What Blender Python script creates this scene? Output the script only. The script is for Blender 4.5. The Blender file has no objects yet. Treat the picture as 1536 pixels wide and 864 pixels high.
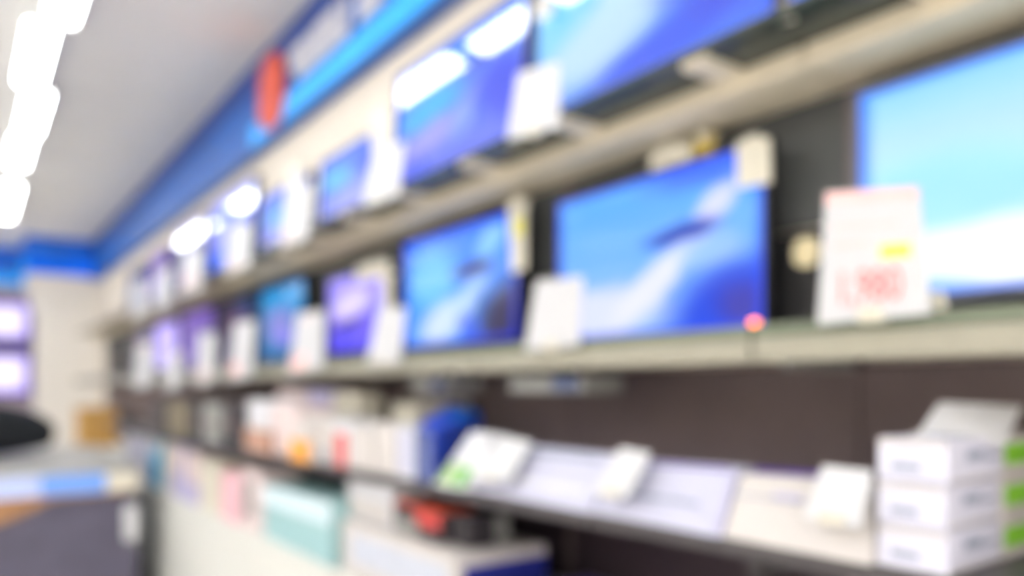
import bpy, bmesh, math, random
from mathutils import Vector
random.seed(7)
C = bpy.context.scene.collection
SC = bpy.context.scene

# ------------------------------------------------------------------ camera
F = 1136.0                      # focal length in pixels of the 1536 wide frame
VX, VY = -60.0, 582.0           # vanishing point of the aisle
HN = math.hypot(F, 768 - VX)
CS, SN = F / HN, (768 - VX) / HN
EYE = 1.35
cam_d = bpy.data.cameras.new('camera')
cam = bpy.data.objects.new('camera', cam_d); C.objects.link(cam)
cam.location = (0, 0, EYE)
cam.rotation_euler = (math.pi / 2, 0, -math.atan2(SN, CS))
cam_d.sensor_width = 36; cam_d.lens = 36 * F / 1536
cam_d.shift_y = (VY - 432) / 1536
cam_d.clip_start = 0.02
cam_d.dof.use_dof = True
cam_d.dof.focus_distance = 0.33
cam_d.dof.aperture_fstop = 2.6
SC.camera = cam
# ------------------------------------------------------------------ world, exposure
w = bpy.data.worlds.new('world'); SC.world = w; w.use_nodes = True
w.node_tree.nodes['Background'].inputs[0].default_value = (0.9, 0.95, 1, 1)
w.node_tree.nodes['Background'].inputs[1].default_value = 0.3
SC.view_settings.view_transform = 'Standard'
SC.view_settings.look = 'None'
SC.view_settings.gamma = 1
SC.view_settings.exposure = 0.75
SC.view_settings.use_curve_mapping = False
LAMP = 13.0
# added fill light behind the camera; the near wall has no opening
dl = bpy.data.lights.new('rear_fill_light', 'AREA'); dl.shape = 'RECTANGLE'; dl.size = 6.2; dl.size_y = 2.9
dl.energy = 75; dl.color = (1, .985, .97)
do = bpy.data.objects.new('rear_fill_light', dl); C.objects.link(do)
do.location = (-1.75, -3.42, 1.62); do.rotation_euler = (math.radians(90), 0, 0)
SC.cycles.max_bounces = 8
SC.cycles.caustics_reflective = False

# ------------------------------------------------------------------ helpers
def P(x, y, X=None, Y=None, Z=None, D=None):
    """point of the place seen at pixel x, y on a plane; Z is relative to the eye"""
    a, b = (x - 768) / F, (VY - y) / F
    d = Vector((SN + CS * a, CS - SN * a, b))
    if X is not None: t = X / d.x
    elif Y is not None: t = Y / d.y
    elif Z is not None: t = Z / d.z
    else: t = D
    p = d * t
    return Vector((p.x, p.y, p.z + EYE))

def lin(c):
    return tuple(((v / 255) / 12.92 if v / 255 <= .04045 else ((v / 255 + .055) / 1.055) ** 2.4) for v in c) + (1,)

MATS = {}
def mat(name, rgb, rough=.5, metal=0, noise=.06, scale=20, spec=.5, bump=0, emit=0):
    if name in MATS: return MATS[name]
    m = bpy.data.materials.new(name); m.use_nodes = True
    nt = m.node_tree; b = nt.nodes['Principled BSDF']
    b.inputs['Roughness'].default_value = rough; b.inputs['Metallic'].default_value = metal
    b.inputs['Specular IOR Level'].default_value = spec
    tc = nt.nodes.new('ShaderNodeTexCoord')
    n = nt.nodes.new('ShaderNodeTexNoise'); n.inputs['Scale'].default_value = scale; n.inputs['Detail'].default_value = 4
    nt.links.new(tc.outputs['Object'], n.inputs['Vector'])
    r = nt.nodes.new('ShaderNodeValToRGB')
    c = lin(rgb)
    r.color_ramp.elements[0].position = .3; r.color_ramp.elements[1].position = .7
    r.color_ramp.elements[0].color = tuple(v * (1 - noise) for v in c[:3]) + (1,)
    r.color_ramp.elements[1].color = tuple(min(1, v * (1 + noise)) for v in c[:3]) + (1,)
    nt.links.new(n.outputs['Fac'], r.inputs['Fac'])
    nt.links.new(r.outputs['Color'], b.inputs['Base Color'])
    if bump:
        bp = nt.nodes.new('ShaderNodeBump'); bp.inputs['Strength'].default_value = bump
        nt.links.new(n.outputs['Fac'], bp.inputs['Height']); nt.links.new(bp.outputs['Normal'], b.inputs['Normal'])
    if emit:
        nt.links.new(r.outputs['Color'], b.inputs['Emission Color']); b.inputs['Emission Strength'].default_value = emit
    MATS[name] = m
    return m

def wood(name, rgb, rgb2):
    m = mat(name, rgb, .5)
    nt = m.node_tree
    r = [n for n in nt.nodes if n.type == 'VALTORGB'][0]; n = [n for n in nt.nodes if n.type == 'TEX_NOISE'][0]
    tc = [n for n in nt.nodes if n.type == 'TEX_COORD'][0]
    mp = nt.nodes.new('ShaderNodeMapping'); mp.inputs['Scale'].default_value = (12, 12, 1.2)
    nt.links.new(tc.outputs['Object'], mp.inputs['Vector']); nt.links.new(mp.outputs['Vector'], n.inputs['Vector'])
    n.inputs['Scale'].default_value = 3
    r.color_ramp.elements[0].color = lin(rgb); r.color_ramp.elements[1].color = lin(rgb2)
    return m

def screen_mat(name, top, bottom, blobs, edge=None, strength=1.0, gloss=.08, spec=.18):
    """a lit television picture: a gradient with soft shapes, behind a glossy front"""
    m = bpy.data.materials.new(name); m.use_nodes = True
    nt = m.node_tree; b = nt.nodes['Principled BSDF']; L = nt.links
    b.inputs['Base Color'].default_value = (.01, .01, .012, 1)
    b.inputs['Roughness'].default_value = gloss if not name.startswith('upper') else .05
    b.inputs['Specular IOR Level'].default_value = spec if not name.startswith('upper') else .9
    uv = nt.nodes.new('ShaderNodeUVMap')
    nz = nt.nodes.new('ShaderNodeTexNoise'); nz.inputs['Scale'].default_value = 3.5; nz.inputs['Detail'].default_value = 3
    L.new(uv.outputs['UV'], nz.inputs['Vector'])
    sub = nt.nodes.new('ShaderNodeVectorMath'); sub.operation = 'SUBTRACT'; sub.inputs[1].default_value = (.5, .5, .5)
    L.new(nz.outputs['Color'], sub.inputs[0])
    sc = nt.nodes.new('ShaderNodeVectorMath'); sc.operation = 'SCALE'; sc.inputs['Scale'].default_value = .10
    L.new(sub.outputs[0], sc.inputs[0])
    ad = nt.nodes.new('ShaderNodeVectorMath'); ad.operation = 'ADD'
    L.new(uv.outputs['UV'], ad.inputs[0]); L.new(sc.outputs[0], ad.inputs[1])
    sx = nt.nodes.new('ShaderNodeSeparateXYZ'); L.new(ad.outputs[0], sx.inputs[0])
    rp = nt.nodes.new('ShaderNodeValToRGB'); L.new(sx.outputs['Y'], rp.inputs['Fac'])
    rp.color_ramp.elements[0].color = lin(bottom); rp.color_ramp.elements[1].color = lin(top)
    rp.color_ramp.elements[0].position = .1; rp.color_ramp.elements[1].position = .95
    col = rp.outputs['Color']
    for (cu, cv, ru, rv, rot, rgb, amt) in blobs:
        s1 = nt.nodes.new('ShaderNodeVectorMath'); s1.operation = 'SUBTRACT'; s1.inputs[1].default_value = (cu, cv, 0)
        L.new(ad.outputs[0], s1.inputs[0])
        vr = nt.nodes.new('ShaderNodeVectorRotate'); vr.rotation_type = 'Z_AXIS'; vr.inputs['Angle'].default_value = -math.radians(rot)
        L.new(s1.outputs[0], vr.inputs['Vector'])
        ml = nt.nodes.new('ShaderNodeVectorMath'); ml.operation = 'MULTIPLY'; ml.inputs[1].default_value = (1 / ru, 1 / rv, 0)
        L.new(vr.outputs[0], ml.inputs[0])
        ln = nt.nodes.new('ShaderNodeVectorMath'); ln.operation = 'LENGTH'; L.new(ml.outputs[0], ln.inputs[0])
        mr = nt.nodes.new('ShaderNodeMapRange'); mr.interpolation_type = 'SMOOTHSTEP'
        mr.inputs['From Min'].default_value = 1.25; mr.inputs['From Max'].default_value = .45
        mr.inputs['To Max'].default_value = amt
        L.new(ln.outputs['Value'], mr.inputs['Value'])
        mx = nt.nodes.new('ShaderNodeMix'); mx.data_type = 'RGBA'
        L.new(mr.outputs['Result'], mx.inputs['Factor']); L.new(col, mx.inputs['A']); mx.inputs['B'].default_value = lin(rgb)
        col = mx.outputs['Result']
    if edge:
        s2 = nt.nodes.new('ShaderNodeVectorMath'); s2.operation = 'SUBTRACT'; s2.inputs[1].default_value = (.5, .5, 0)
        L.new(uv.outputs['UV'], s2.inputs[0])
        ab = nt.nodes.new('ShaderNodeVectorMath'); ab.operation = 'ABSOLUTE'; L.new(s2.outputs[0], ab.inputs[0])
        sp = nt.nodes.new('ShaderNodeSeparateXYZ'); L.new(ab.outputs[0], sp.inputs[0])
        mxx = nt.nodes.new('ShaderNodeMath'); mxx.operation = 'MAXIMUM'
        L.new(sp.outputs['X'], mxx.inputs[0]); L.new(sp.outputs['Y'], mxx.inputs[1])
        mr = nt.nodes.new('ShaderNodeMapRange'); mr.inputs['From Min'].default_value = edge[1]; mr.inputs['From Max'].default_value = .5
        L.new(mxx.outputs[0], mr.inputs['Value'])
        mx = nt.nodes.new('ShaderNodeMix'); mx.data_type = 'RGBA'
        L.new(mr.outputs['Result'], mx.inputs['Factor']); L.new(col, mx.inputs['A']); mx.inputs['B'].default_value = lin(edge[0])
        col = mx.outputs['Result']
    L.new(col, b.inputs['Emission Color']); b.inputs['Emission Strength'].default_value = strength * .72
    return m

WL = {}
def tag(o, label, cat, group=None, kind=None):
    if label: o['label'] = label
    if cat: o['category'] = cat
    if group: o['group'] = group
    if kind: o['kind'] = kind
    return o

def empty(name, loc, label, cat, group=None):
    o = bpy.data.objects.new(name, None); C.objects.link(o); o.location = loc
    o.empty_display_size = .1
    WL[o] = Vector(loc)
    return tag(o, label, cat, group)

def link(name, me, org, m, parent):
    o = bpy.data.objects.new(name, me); C.objects.link(o)
    if m: me.materials.append(m)
    o.location = org - (WL[parent] if parent else Vector((0, 0, 0)))
    if parent: o.parent = parent
    WL[o] = Vector(org)
    return o

def mesh(name, vs, fs, m, parent=None, bevel=0, uvs=None, smooth=False):
    vs = [Vector(v) for v in vs]
    org = sum(vs, Vector()) / len(vs)
    org.z = min(v.z for v in vs)
    bm = bmesh.new()
    bv = [bm.verts.new(v - org) for v in vs]
    for f in fs: bm.faces.new([bv[i] for i in f])
    bmesh.ops.recalc_face_normals(bm, faces=bm.faces)
    if bevel: bmesh.ops.bevel(bm, geom=list(bm.edges), offset=bevel, segments=2, affect='EDGES', profile=.6)
    if smooth:
        for f in bm.faces: f.smooth = True
    me = bpy.data.meshes.new(name); bm.to_mesh(me); bm.free()
    return link(name, me, org, m, parent)

HF = [(0, 1, 2, 3), (7, 6, 5, 4), (0, 4, 5, 1), (1, 5, 6, 2), (2, 6, 7, 3), (3, 7, 4, 0)]
def hexa(name, q, ext, m, parent=None, bevel=0):
    """front quad TL,TR,BR,BL and an extrusion vector (or a second quad)"""
    back = [v + ext for v in q] if isinstance(ext, Vector) else ext
    return mesh(name, list(q) + list(back), HF, m, parent, bevel)

def box(name, x0, x1, y0, y1, z0, z1, m, parent=None, bevel=0):
    """Z relative to the floor"""
    q = [Vector((x0, y1, z1)), Vector((x0, y0, z1)), Vector((x0, y0, z0)), Vector((x0, y1, z0))]
    return hexa(name, q, Vector((x1 - x0, 0, 0)), m, parent, bevel)

def multi_box(name, bxs, m, parent=None):
    vs, fs = [], []
    for (x0, x1, y0, y1, z0, z1) in bxs:
        k = len(vs)
        vs += [Vector(v) for v in ((x0, y1, z1), (x0, y0, z1), (x0, y0, z0), (x0, y1, z0), (x1, y1, z1), (x1, y0, z1), (x1, y0, z0), (x1, y1, z0))]
        fs += [tuple(i + k for i in f) for f in HF]
    return mesh(name, vs, fs, m, parent)

def patch(name, parent, q, u0, u1, v0, v1, m, th=.0012, label=None):
    """printed patch on the quad q (TL,TR,BR,BL): u left to right, v bottom to top"""
    def pt(u, v):
        t = q[0].lerp(q[1], u); b = q[3].lerp(q[2], u); return b.lerp(t, v)
    n = (q[2] - q[3]).cross(q[0] - q[3]).normalized()
    eye = Vector((0, 0, EYE))
    if n.dot(eye - q[0]) < 0: n = -n
    qq = [pt(u0, v1) + n * th, pt(u1, v1) + n * th, pt(u1, v0) + n * th, pt(u0, v0) + n * th]
    o = hexa(name, qq, -n * th * .9, m, parent)
    if label: o['label'] = label
    return o

# ------------------------------------------------------------------ materials
M_ceil = mat('ceiling_paint', (234, 231, 228), .9, noise=.02, scale=3)
M_wallcream = mat('cream_wall_paint', (232, 222, 208), .8, noise=.02, scale=3)
M_panel = mat('brown_grey_panel', (116, 101, 101), .55, noise=.08, scale=6)
M_panel_up = mat('grey_panel', (78, 80, 80), .55, noise=.08, scale=6)
M_black = mat('black_panel', (50, 50, 52), .5, noise=.1)
M_under = mat('dark_plum_panel', (64, 52, 60), .6, noise=.1)
M_beige = mat('beige_shelf_metal', (224, 212, 188), .4, noise=.03)
M_beige2 = mat('pale_rail_plastic', (158, 154, 138), .35, noise=.03)
M_green = mat('green_tinted_rail', (112, 120, 102), .25, noise=.04)
M_dkglass = mat('dark_green_plate', (44, 56, 52), .25, noise=.05)
M_shelf = mat('charcoal_shelf', (74, 70, 72), .45, noise=.05)
M_base = mat('cream_cabinet_lacquer', (216, 215, 208), .45, noise=.01)
M_floor = mat('pale_floor', (238, 236, 232), .35, noise=.04, scale=2)
M_blue_glow = mat('blue_fascia_added_glow', (12, 104, 214), .4, noise=.12, scale=2, emit=.05)  # added glow lifts the far band and collar; neither is a lamp
M_blue_dk = mat('navy_fascia_trim', (24, 66, 150), .45, noise=.05)
M_cyan_glow = mat('sky_blue_stripe_added_glow', (40, 165, 250), .4, noise=.08, scale=2, emit=.25)  # added glow brightens the stripes, which are no light source
M_orange = mat('orange_red_emblem', (226, 92, 66), .4, noise=.05)
M_letter = mat('pale_letter', (216, 214, 220), .4)
M_white = mat('white_carton', (212, 212, 216), .5, noise=.03)
M_warm = mat('warm_white_carton', (200, 194, 190), .5, noise=.03)
M_lav = mat('lavender_white_carton', (190, 190, 210), .5, noise=.03)
M_card = mat('white_price_card', (206, 206, 208), .5, noise=.01)
M_card2 = mat('matt_white_price_card', (198, 198, 200), .6, noise=.01)
M_pinkp = mat('faded_pink_print', (240, 190, 186), .6)
M_redp = mat('salmon_red_print', (238, 110, 104), .6)
M_yellow = mat('yellow_print', (226, 220, 70), .6)
M_greyp = mat('grey_print', (140, 148, 168), .6)
M_purple = mat('purple_print', (92, 56, 168), .5)
M_teal = mat('pale_teal_carton', (154, 190, 192), .5)
M_pink = mat('pink_carton', (232, 184, 192), .5)
M_rose = mat('rose_white_carton', (216, 198, 196), .5)
M_navy = mat('slate_blue_carton', (88, 100, 150), .5)
M_royal = mat('royal_blue_carton', (48, 84, 214), .4)
M_azure = mat('azure_print', (0, 110, 225), .4)
M_lime = mat('lime_green_print', (128, 196, 48), .5)
M_gr2 = mat('leaf_green_print', (92, 168, 44), .5)
M_or = mat('amber_print', (232, 160, 62), .5)
M_red = mat('red_print', (205, 70, 66), .5)
M_bk = mat('black_carton', (52, 48, 52), .4)
M_grey = mat('grey_plastic', (150, 150, 146), .4)
M_cy = mat('cyan_print', (70, 165, 210), .5)
M_lilac = mat('lilac_carton', (178, 172, 206), .5)
M_tan = mat('brown_carton', (180, 140, 120), .6)
M_olive = mat('olive_carton', (130, 120, 95), .6)
M_bezel = mat('black_bezel_plastic', (22, 22, 26), .3)
M_bezel2 = mat('grey_bezel_metal', (105, 108, 118), .35, metal=.3)
M_clear = mat('pale_tag_plastic', (214, 208, 190), .35)
M_pillar = mat('cream_pillar_paint', (236, 230, 222), .7, noise=.02)
M_woodbox = wood('ochre_wood', (190, 142, 72), (216, 172, 98))
M_woodtrim = wood('brown_wood', (150, 104, 66), (186, 138, 92))
M_ctop = mat('grey_counter_top', (160, 158, 152), .35, noise=.05)
M_cside = mat('slate_counter_panel', (84, 80, 98), .5, noise=.12, scale=9)
M_cblue = mat('pale_blue_strip', (186, 200, 242), .4, noise=.03)
M_cblue2 = mat('sky_blue_strip', (112, 160, 236), .4, noise=.03)
M_bag = mat('black_fabric', (20, 24, 28), .9, noise=.3, scale=60, bump=.3)
M_lamp = mat('lamp_diffuser_glow', (248, 252, 255), .5, noise=0, emit=LAMP)
M_filllow = mat('fill_diffuser_glow', (248, 252, 255), .5, noise=0, emit=2.5)
M_fillup = mat('ceiling_fill_glow', (248, 252, 255), .5, noise=0, emit=15)  # glow of the added fill lamps, aimed at the ceiling
M_lampbody = mat('white_lamp_housing', (235, 235, 232), .4)
M_led = mat('orange_standby_light', (255, 125, 0), .5, emit=4)

# ------------------------------------------------------------------ setting
ZC = 1.937 + EYE
XW = 1.5
YF = 12.6
def struct(o):
    o['kind'] = 'structure'; return o
struct(box('floor', -5, 1.62, -3.5, YF + .12, -.1, 0, M_floor))
struct(box('ceiling', -5, 1.62, -3.5, YF + .12, ZC, ZC + .1, M_ceil))
wr = struct(box('wall_right', XW, XW + .12, -3.5, YF, 0, ZC, M_wallcream))
struct(box('wall_left', -5.12, -5, -3.5, YF + .12, 0, ZC, M_wallcream))
wf = struct(box('wall_far', -5, 1.62, YF, YF + .12, 0, ZC, M_wallcream))
struct(box('wall_near', -5.12, 1.62, -3.62, -3.5, 0, ZC, M_wallcream))

# dark backing panels of the display wall, bay by bay, with uprights between them
SEAM0, BAY = .84, .893
yb = SEAM0 - 2 * BAY
while yb < 10.4:
    a, b = yb + .012, yb + BAY - .012
    box('back_panel', XW - .02, XW, a, b, EYE - .245, EYE + .05, M_panel, wr, .002)
    box('back_panel', XW - .02, XW, a, b, EYE + .06, EYE + .34, M_black, wr, .002)
    box('back_panel', XW - .02, XW, a, b, EYE + .35, EYE + .70, M_panel_up, wr, .002)
    box('back_panel', XW - .02, XW, a, b, EYE - .58, EYE - .26, M_under, wr, .002)
    box('upright', XW - .026, XW, yb - .012, yb + .012, EYE - .58, EYE + .70, M_panel, wr)
    yb += BAY

# blue sign band under the ceiling
XH = 1.42
sg = empty('sign_band', (XH, 4, EYE + 1.36), 'long blue sign band along the right wall with pale letters and red-orange emblem', 'sign')
box('band_panel', XH, XW, -3, YF - .6, EYE + 1.425, ZC - .012, mat('mid_blue_fascia', (30, 98, 188), .4, noise=.10, scale=2), sg)
box('top_trim', XH - .012, XH, -3, YF - .6, ZC - .16, ZC - .012, M_blue_dk, sg)
box('bottom_stripe', XH - .01, XH, -3, 4.6, EYE + 1.44, EYE + 1.56, M_cyan_glow, sg)
# emblem: an upright rounded slab
def disc_slab(name, cx, cy, cz, ry, rz, t, m, parent, n=28, pw=2.6):
    vs = []
    for s in (0, 1):
        for i in range(n):
            a = 2 * math.pi * i / n
            c_, s_ = math.cos(a), math.sin(a)
            k = (abs(c_) ** pw + abs(s_) ** pw) ** (-1 / pw)
            vs.append(Vector((cx - t * s, cy + ry * k * c_, cz + rz * k * s_)))
    fs = [tuple(range(n)), tuple(range(2 * n - 1, n - 1, -1))] + [(i, (i + 1) % n, n + (i + 1) % n, n + i) for i in range(n)]
    return mesh(name, vs, fs, m, parent)
pa, pb = P(398, 160, X=XH), P(432, 150, X=XH)
disc_slab('emblem', XH - .012, (pa.y + pb.y) / 2, EYE + 1.64, abs(pa.y - pb.y) / 2, .20, .03, M_orange, sg)
# pale letters: worn strokes, illegible in the photograph
for k, (xa, xb, kind) in enumerate([(440, 455, 0), (459, 476, 1), (480, 500, 2), (504, 526, 1), (545, 575, 2), (585, 612, 0), (622, 655, 1)]):
    ya, yc = P(xa, 60, X=XH).y, P(xb, 60, X=XH).y
    z0, z1 = EYE + 1.59, EYE + 1.77
    lo, hi = min(ya, yc), max(ya, yc); t = .055
    st = [(lo, lo + t, z0, z1)]
    t = min(t, (hi - lo) * .3); st = [(lo, lo + t, z0, z1)]; g = .0005
    if kind == 0: st += [(lo + t + g, hi, z1 - t, z1), (lo + t + g, hi, (z0 + z1) / 2 - t / 2, (z0 + z1) / 2 + t / 2)]
    if kind == 1: st += [(hi - t, hi, z0, z1), (lo + t + g, hi - t - g, z0, z0 + t)]
    if kind == 2: st += [(lo + t + g, hi - t - g, z1 - t, z1), (lo + t + g, hi - t - g, z0, z0 + t), (hi - t, hi, z0, z1)]
    multi_box('letter', [(XH - .022, XH - .001, a, b, c, d) for a, b, c, d in st], M_letter, sg)

# far sign band and far wall
sf = empty('sign_band', (-2, YF, EYE + 1.4), 'blue sign band across the far wall above the purple screens', 'sign')
box('band_panel', -4.9, XH - .05, YF - .08, YF, EYE + 1.42, ZC - .012, M_blue_glow, sf)
box('bottom_stripe', -4.9, XH - .05, YF - .095, YF - .08, EYE + 1.42, EYE + 1.56, M_cyan_glow, sf)

# ------------------------------------------------------------------ pillar at the end of the aisle
px0, px1 = P(48, 500, D=9.9), P(158, 500, D=9.9)
YP = 11.35
cx = P(104, 500, Y=YP).x; hw = .40
pl = empty('pillar', (cx, YP + .3, 0), 'cream square pillar at the end of the aisle with a blue collar at its top', 'pillar')
def loft(name, levels, m, parent):
    vs, fs = [], []
    for (z, h) in levels:
        vs += [Vector((cx - h, YP, z)), Vector((cx + h, YP, z)), Vector((cx + h, YP + 2 * h * .8, z)), Vector((cx - h, YP + 2 * h * .8, z))]
    for i in range(len(levels) - 1):
        a = 4 * i
        for j in range(4): fs.append((a + j, a + (j + 1) % 4, a + 4 + (j + 1) % 4, a + 4 + j))
    fs += [(0, 1, 2, 3), tuple(range(4 * len(levels) - 4, 4 * len(levels)))]
    return mesh(name, vs, fs, m, parent)
loft('shaft', [(0, .36), (EYE + .9, .36), (EYE + 1.25, .43), (EYE + 1.46, .46)], M_pillar, pl)
loft('collar', [(EYE + 1.46, .48), (ZC - .005, .48)], M_blue_glow, pl)
loft('collar_stripe', [(EYE + 1.465, .487), (EYE + 1.66, .487)], M_cyan_glow, pl)

# ------------------------------------------------------------------ ceiling lamps
def lamp(x, y0, y1, label):
    e = empty('ceiling_lamp', (x, (y0 + y1) / 2, ZC - .07), label, 'lamp', 'ceiling lamps')
    box('housing', x - .075, x + .075, y0, y1, ZC - .03, ZC, M_lampbody, e)
    for c in (x - .075, x + .065): box('side_rail', c, c + .01, y0, y1, ZC - .085, ZC - .03, M_lampbody, e)
    q = [Vector((x - .062, y1 - .03, ZC - .03)), Vector((x - .062, y0 + .03, ZC - .03)), Vector((x - .055, y0 + .03, ZC - .075)), Vector((x - .055, y1 - .03, ZC - .075))]
    q2 = [Vector((2 * x - v.x, v.y, v.z)) for v in q]
    hexa('diffuser', q, q2, M_lamp, e)
    for c in (y0, y1 - .03): box('end_cap', x - .064, x + .064, c, c + .03, ZC - .085, ZC - .03, M_lampbody, e)
def fill_pendant(x, y0, y1, label):
    """added fill lamp out of view, with glowing strips below and above its body"""
    z = ZC - .50
    e = empty('fill_pendant_lamp', (x, (y0 + y1) / 2, z), label, 'lamp', 'added fill lamps of the left half')
    box('housing', x - .09, x + .09, y0, y1, z + .03, z + .06, M_lampbody, e)
    box('diffuser', x - .075, x + .075, y0 + .02, y1 - .02, z, z + .03, M_filllow, e)
    box('ceiling_fill_strip', x - .07, x + .07, y0 + .02, y1 - .02, z + .06, z + .07, M_fillup, e)
    for y in (y0 + .2, y1 - .2): box('suspension_rod', x - .004, x + .004, y - .004, y + .004, z + .07, ZC, M_grey, e)
XL = .39
lamp(XL, 8.25, 10.0, 'white batten ceiling lamp farthest down the aisle, separated by a gap from the row')
lamp(XL - .01, 6.6, 7.6, 'white batten ceiling lamp ending the continuous row before the gap')
lamp(XL + .01, 5.55, 6.58, 'white batten ceiling lamp in the row, second before the gap')
lamp(XL - .05, 4.5, 5.53, 'white batten ceiling lamp in the row, jutting out to the left of its neighbours')
lamp(XL + .02, 3.4, 4.48, 'white batten ceiling lamp at the top edge of the photo')
for y0, w_ in ((2.1, 'just short of the top edge of the photo'), (-2.0, 'closest to the near wall, beyond a gap')):
    lamp(XL, y0, y0 + 1.2, 'white ceiling lamp of the right row, ' + w_)
WHERE = ('closest to the near wall', 'second from the near wall', 'third from the near wall', 'fourth from the near wall', 'fifth from the near wall', 'third from the far wall', 'second from the far wall', 'nearest the far wall')
for x, rw in ((-1.3, 'second'), (-2.6, 'third'), (-3.9, 'leftmost')):  # rows outside the view, added to brighten the ceiling
    for k in range(8):
        fill_pendant(x, -2.9 + 1.9 * k, -1.5 + 1.9 * k, 'added white fill lamp of the %s row, %s' % (rw, WHERE[k]))

# ------------------------------------------------------------------ shelves of the display wall
Y0S, Y1S = -1.4, 10.3
# upper television shelf: plate, rear beam boards, cross brackets
us = empty('upper_television_shelf', (1.35, 4, EYE + .61), 'long upper wall shelf with beige beam and cross bars under the upper televisions', 'shelf')
yb = SEAM0 - 2 * BAY
while yb < Y1S - .2:
    box('rear_beam', 1.30, XW - .026, yb + .003, yb + BAY - .003, EYE + .612, EYE + .655, M_beige, us, .003)
    box('shelf_plate', 1.16, XW - .026, yb + .002, yb + BAY - .002, EYE + .655, EYE + .667, M_dkglass, us)
    yb += BAY
yb = .584 - 4 * .42
while yb < Y1S:
    box('cross_bar', 1.175, 1.30, yb - .03, yb + .03, EYE + .640, EYE + .655, M_beige, us, .002)
    yb += .42
# lower television shelf
ls = empty('lower_television_shelf', (1.35, 4, EYE + .05), 'long lower wall shelf with pale price rail, carrying the lower row of televisions', 'shelf')
yb = SEAM0 - 2 * BAY
while yb < Y1S - .2:
    box('shelf_board', 1.155, XW - .026, yb + .002, yb + BAY - .002, EYE + .07, EYE + .110, M_beige, ls, .002)
    box('price_rail', 1.14, 1.155, yb + .004, yb + BAY - .004, EYE + .046, EYE + .088, M_beige2, ls, .002)
    box('rail_window', 1.142, 1.155, yb + .004, yb + BAY - .004, EYE + .090, EYE + .112, M_green, ls)
    box('shelf_bracket', 1.24, XW - .026, yb - .006, yb + .006, EYE + .035, EYE + .07, M_grey, ls)
    yb += BAY
# mid shelf (charcoal, slightly slanting in plan)
ZM = EYE - .25
def xm(y): return 1.04 - .0468 * (min(y, 4.5) - .737)
ms = empty('goods_shelf', (1.25, 3, ZM - .03), 'long charcoal shelf under the televisions holding leaning cartons', 'shelf')
yb = SEAM0 - 2 * BAY
while yb < 5.4:
    a, b = yb + .002, yb + BAY - .002
    q = [Vector((xm(b), b, ZM)), Vector((xm(a), a, ZM)), Vector((xm(a), a, ZM - .028)), Vector((xm(b), b, ZM - .028))]
    q2 = [Vector((XW - .026, v.y, v.z)) for v in q]
    hexa('shelf_board', q, q2, M_shelf, ms, .002)
    box('shelf_bracket', 1.15, XW - .026, yb - .01, yb + .01, ZM - .09, ZM - .028, M_shelf, ms)
    yb += BAY
# base cabinet
ZB = EYE - .578
def xb(y): return .951 - .0187 * (y - 2.19)
yb = 8.0
k = 0
cabs = []
yb = -1.0
names = ['behind the camera', 'beside the camera, below the frame', 'nearest one showing at the photo bottom', 'second from the photo bottom, under the teal carton', 'third along, under the pink cartons', 'farthest one, partly hidden by the grey counter', 'beyond the grey counter']
for k in range(7):
    a, b = yb, yb + 1.35
    e = empty('base_cabinet', ((xb(a) + XW) / 2, (a + b) / 2, 0), 'cream floor cabinet, ' + names[k], 'cabinet', 'base cabinets')
    def sl(x0a, x0b, z0, z1, name, m, x1=XW - .026, bev=.003, aa=a + .003, bb=b - .003):
        q = [Vector((x0b, bb, z1)), Vector((x0a, aa, z1)), Vector((x0a, aa, z0)), Vector((x0b, bb, z0))]
        hexa(name, q, [Vector((x1, v.y, v.z)) for v in q], m, e, bev)
    sl(xb(a) + .02, xb(b) + .02, .08, ZB - .03, 'body', M_base)
    sl(xb(a), xb(b), ZB - .03, ZB, 'top_board', M_base)
    sl(xb(a) + .06, xb(b) + .06, 0, .08, 'plinth', M_shelf)
    hb = (a + b) / 2
    for (c0, c1) in ((a + .004, hb - .003), (hb + .003, b - .004)):
        q = [Vector((xb(c1) + .002, c1, ZB - .034)), Vector((xb(c0) + .002, c0, ZB - .034)), Vector((xb(c0) + .002, c0, .085)), Vector((xb(c1) + .002, c1, .085))]
        hexa('door', q, Vector((.017, 0, 0)), M_base, e, .002)
    yb += 1.35

# ------------------------------------------------------------------ televisions
SKY = ((0.30, 0.22, .26, .20, 35, (225, 232, 255), .85), (.47, .42, .30, .09, 48, (220, 228, 255), .9), (.68, .62, .10, .17, -25, (215, 215, 255), .9),
       (.88, .18, .24, .30, 40, (52, 70, 205), .95), (.66, .66, .14, .030, 8, (24, 56, 170), .95), (.93, .85, .12, .3, 0, (24, 70, 250), .8))
S_T2 = screen_mat('picture_blue_sky_wave', (70, 160, 255), (130, 180, 255), (
    (.22, .16, .38, .20, 0, (214, 218, 255), .9), (.52, .30, .34, .10, 50, (222, 224, 255), .95), (.80, .46, .14, .12, 35, (150, 190, 255), .8),
    (.88, .14, .36, .26, 38, (38, 72, 218), .97), (.97, .08, .14, .22, 40, (66, 60, 160), .8), (.80, .70, .08, .20, -28, (212, 214, 255), .9),
    (.66, .60, .19, .065, 4, (22, 60, 176), 1), (.80, .98, .34, .14, 8, (16, 70, 250), .75)), edge=((18, 72, 250), .455), strength=1.0)
S_T3 = screen_mat('picture_blue_wave_dark_corner', (24, 120, 255), (90, 160, 255), (
    (.28, .62, .26, .30, 0, (110, 195, 255), .8), (.40, .20, .30, .17, 35, (205, 222, 255), .95), (.60, .36, .26, .09, 52, (185, 215, 255), .85), (.78, .80, .10, .18, -28, (130, 195, 255), .9),
    (.98, .18, .44, .34, 50, (58, 54, 88), 1), (.62, .12, .10, .18, 30, (60, 90, 230), .7), (.64, .62, .19, .065, 0, (44, 34, 90), 1)), edge=((16, 50, 235), .44))
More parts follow.
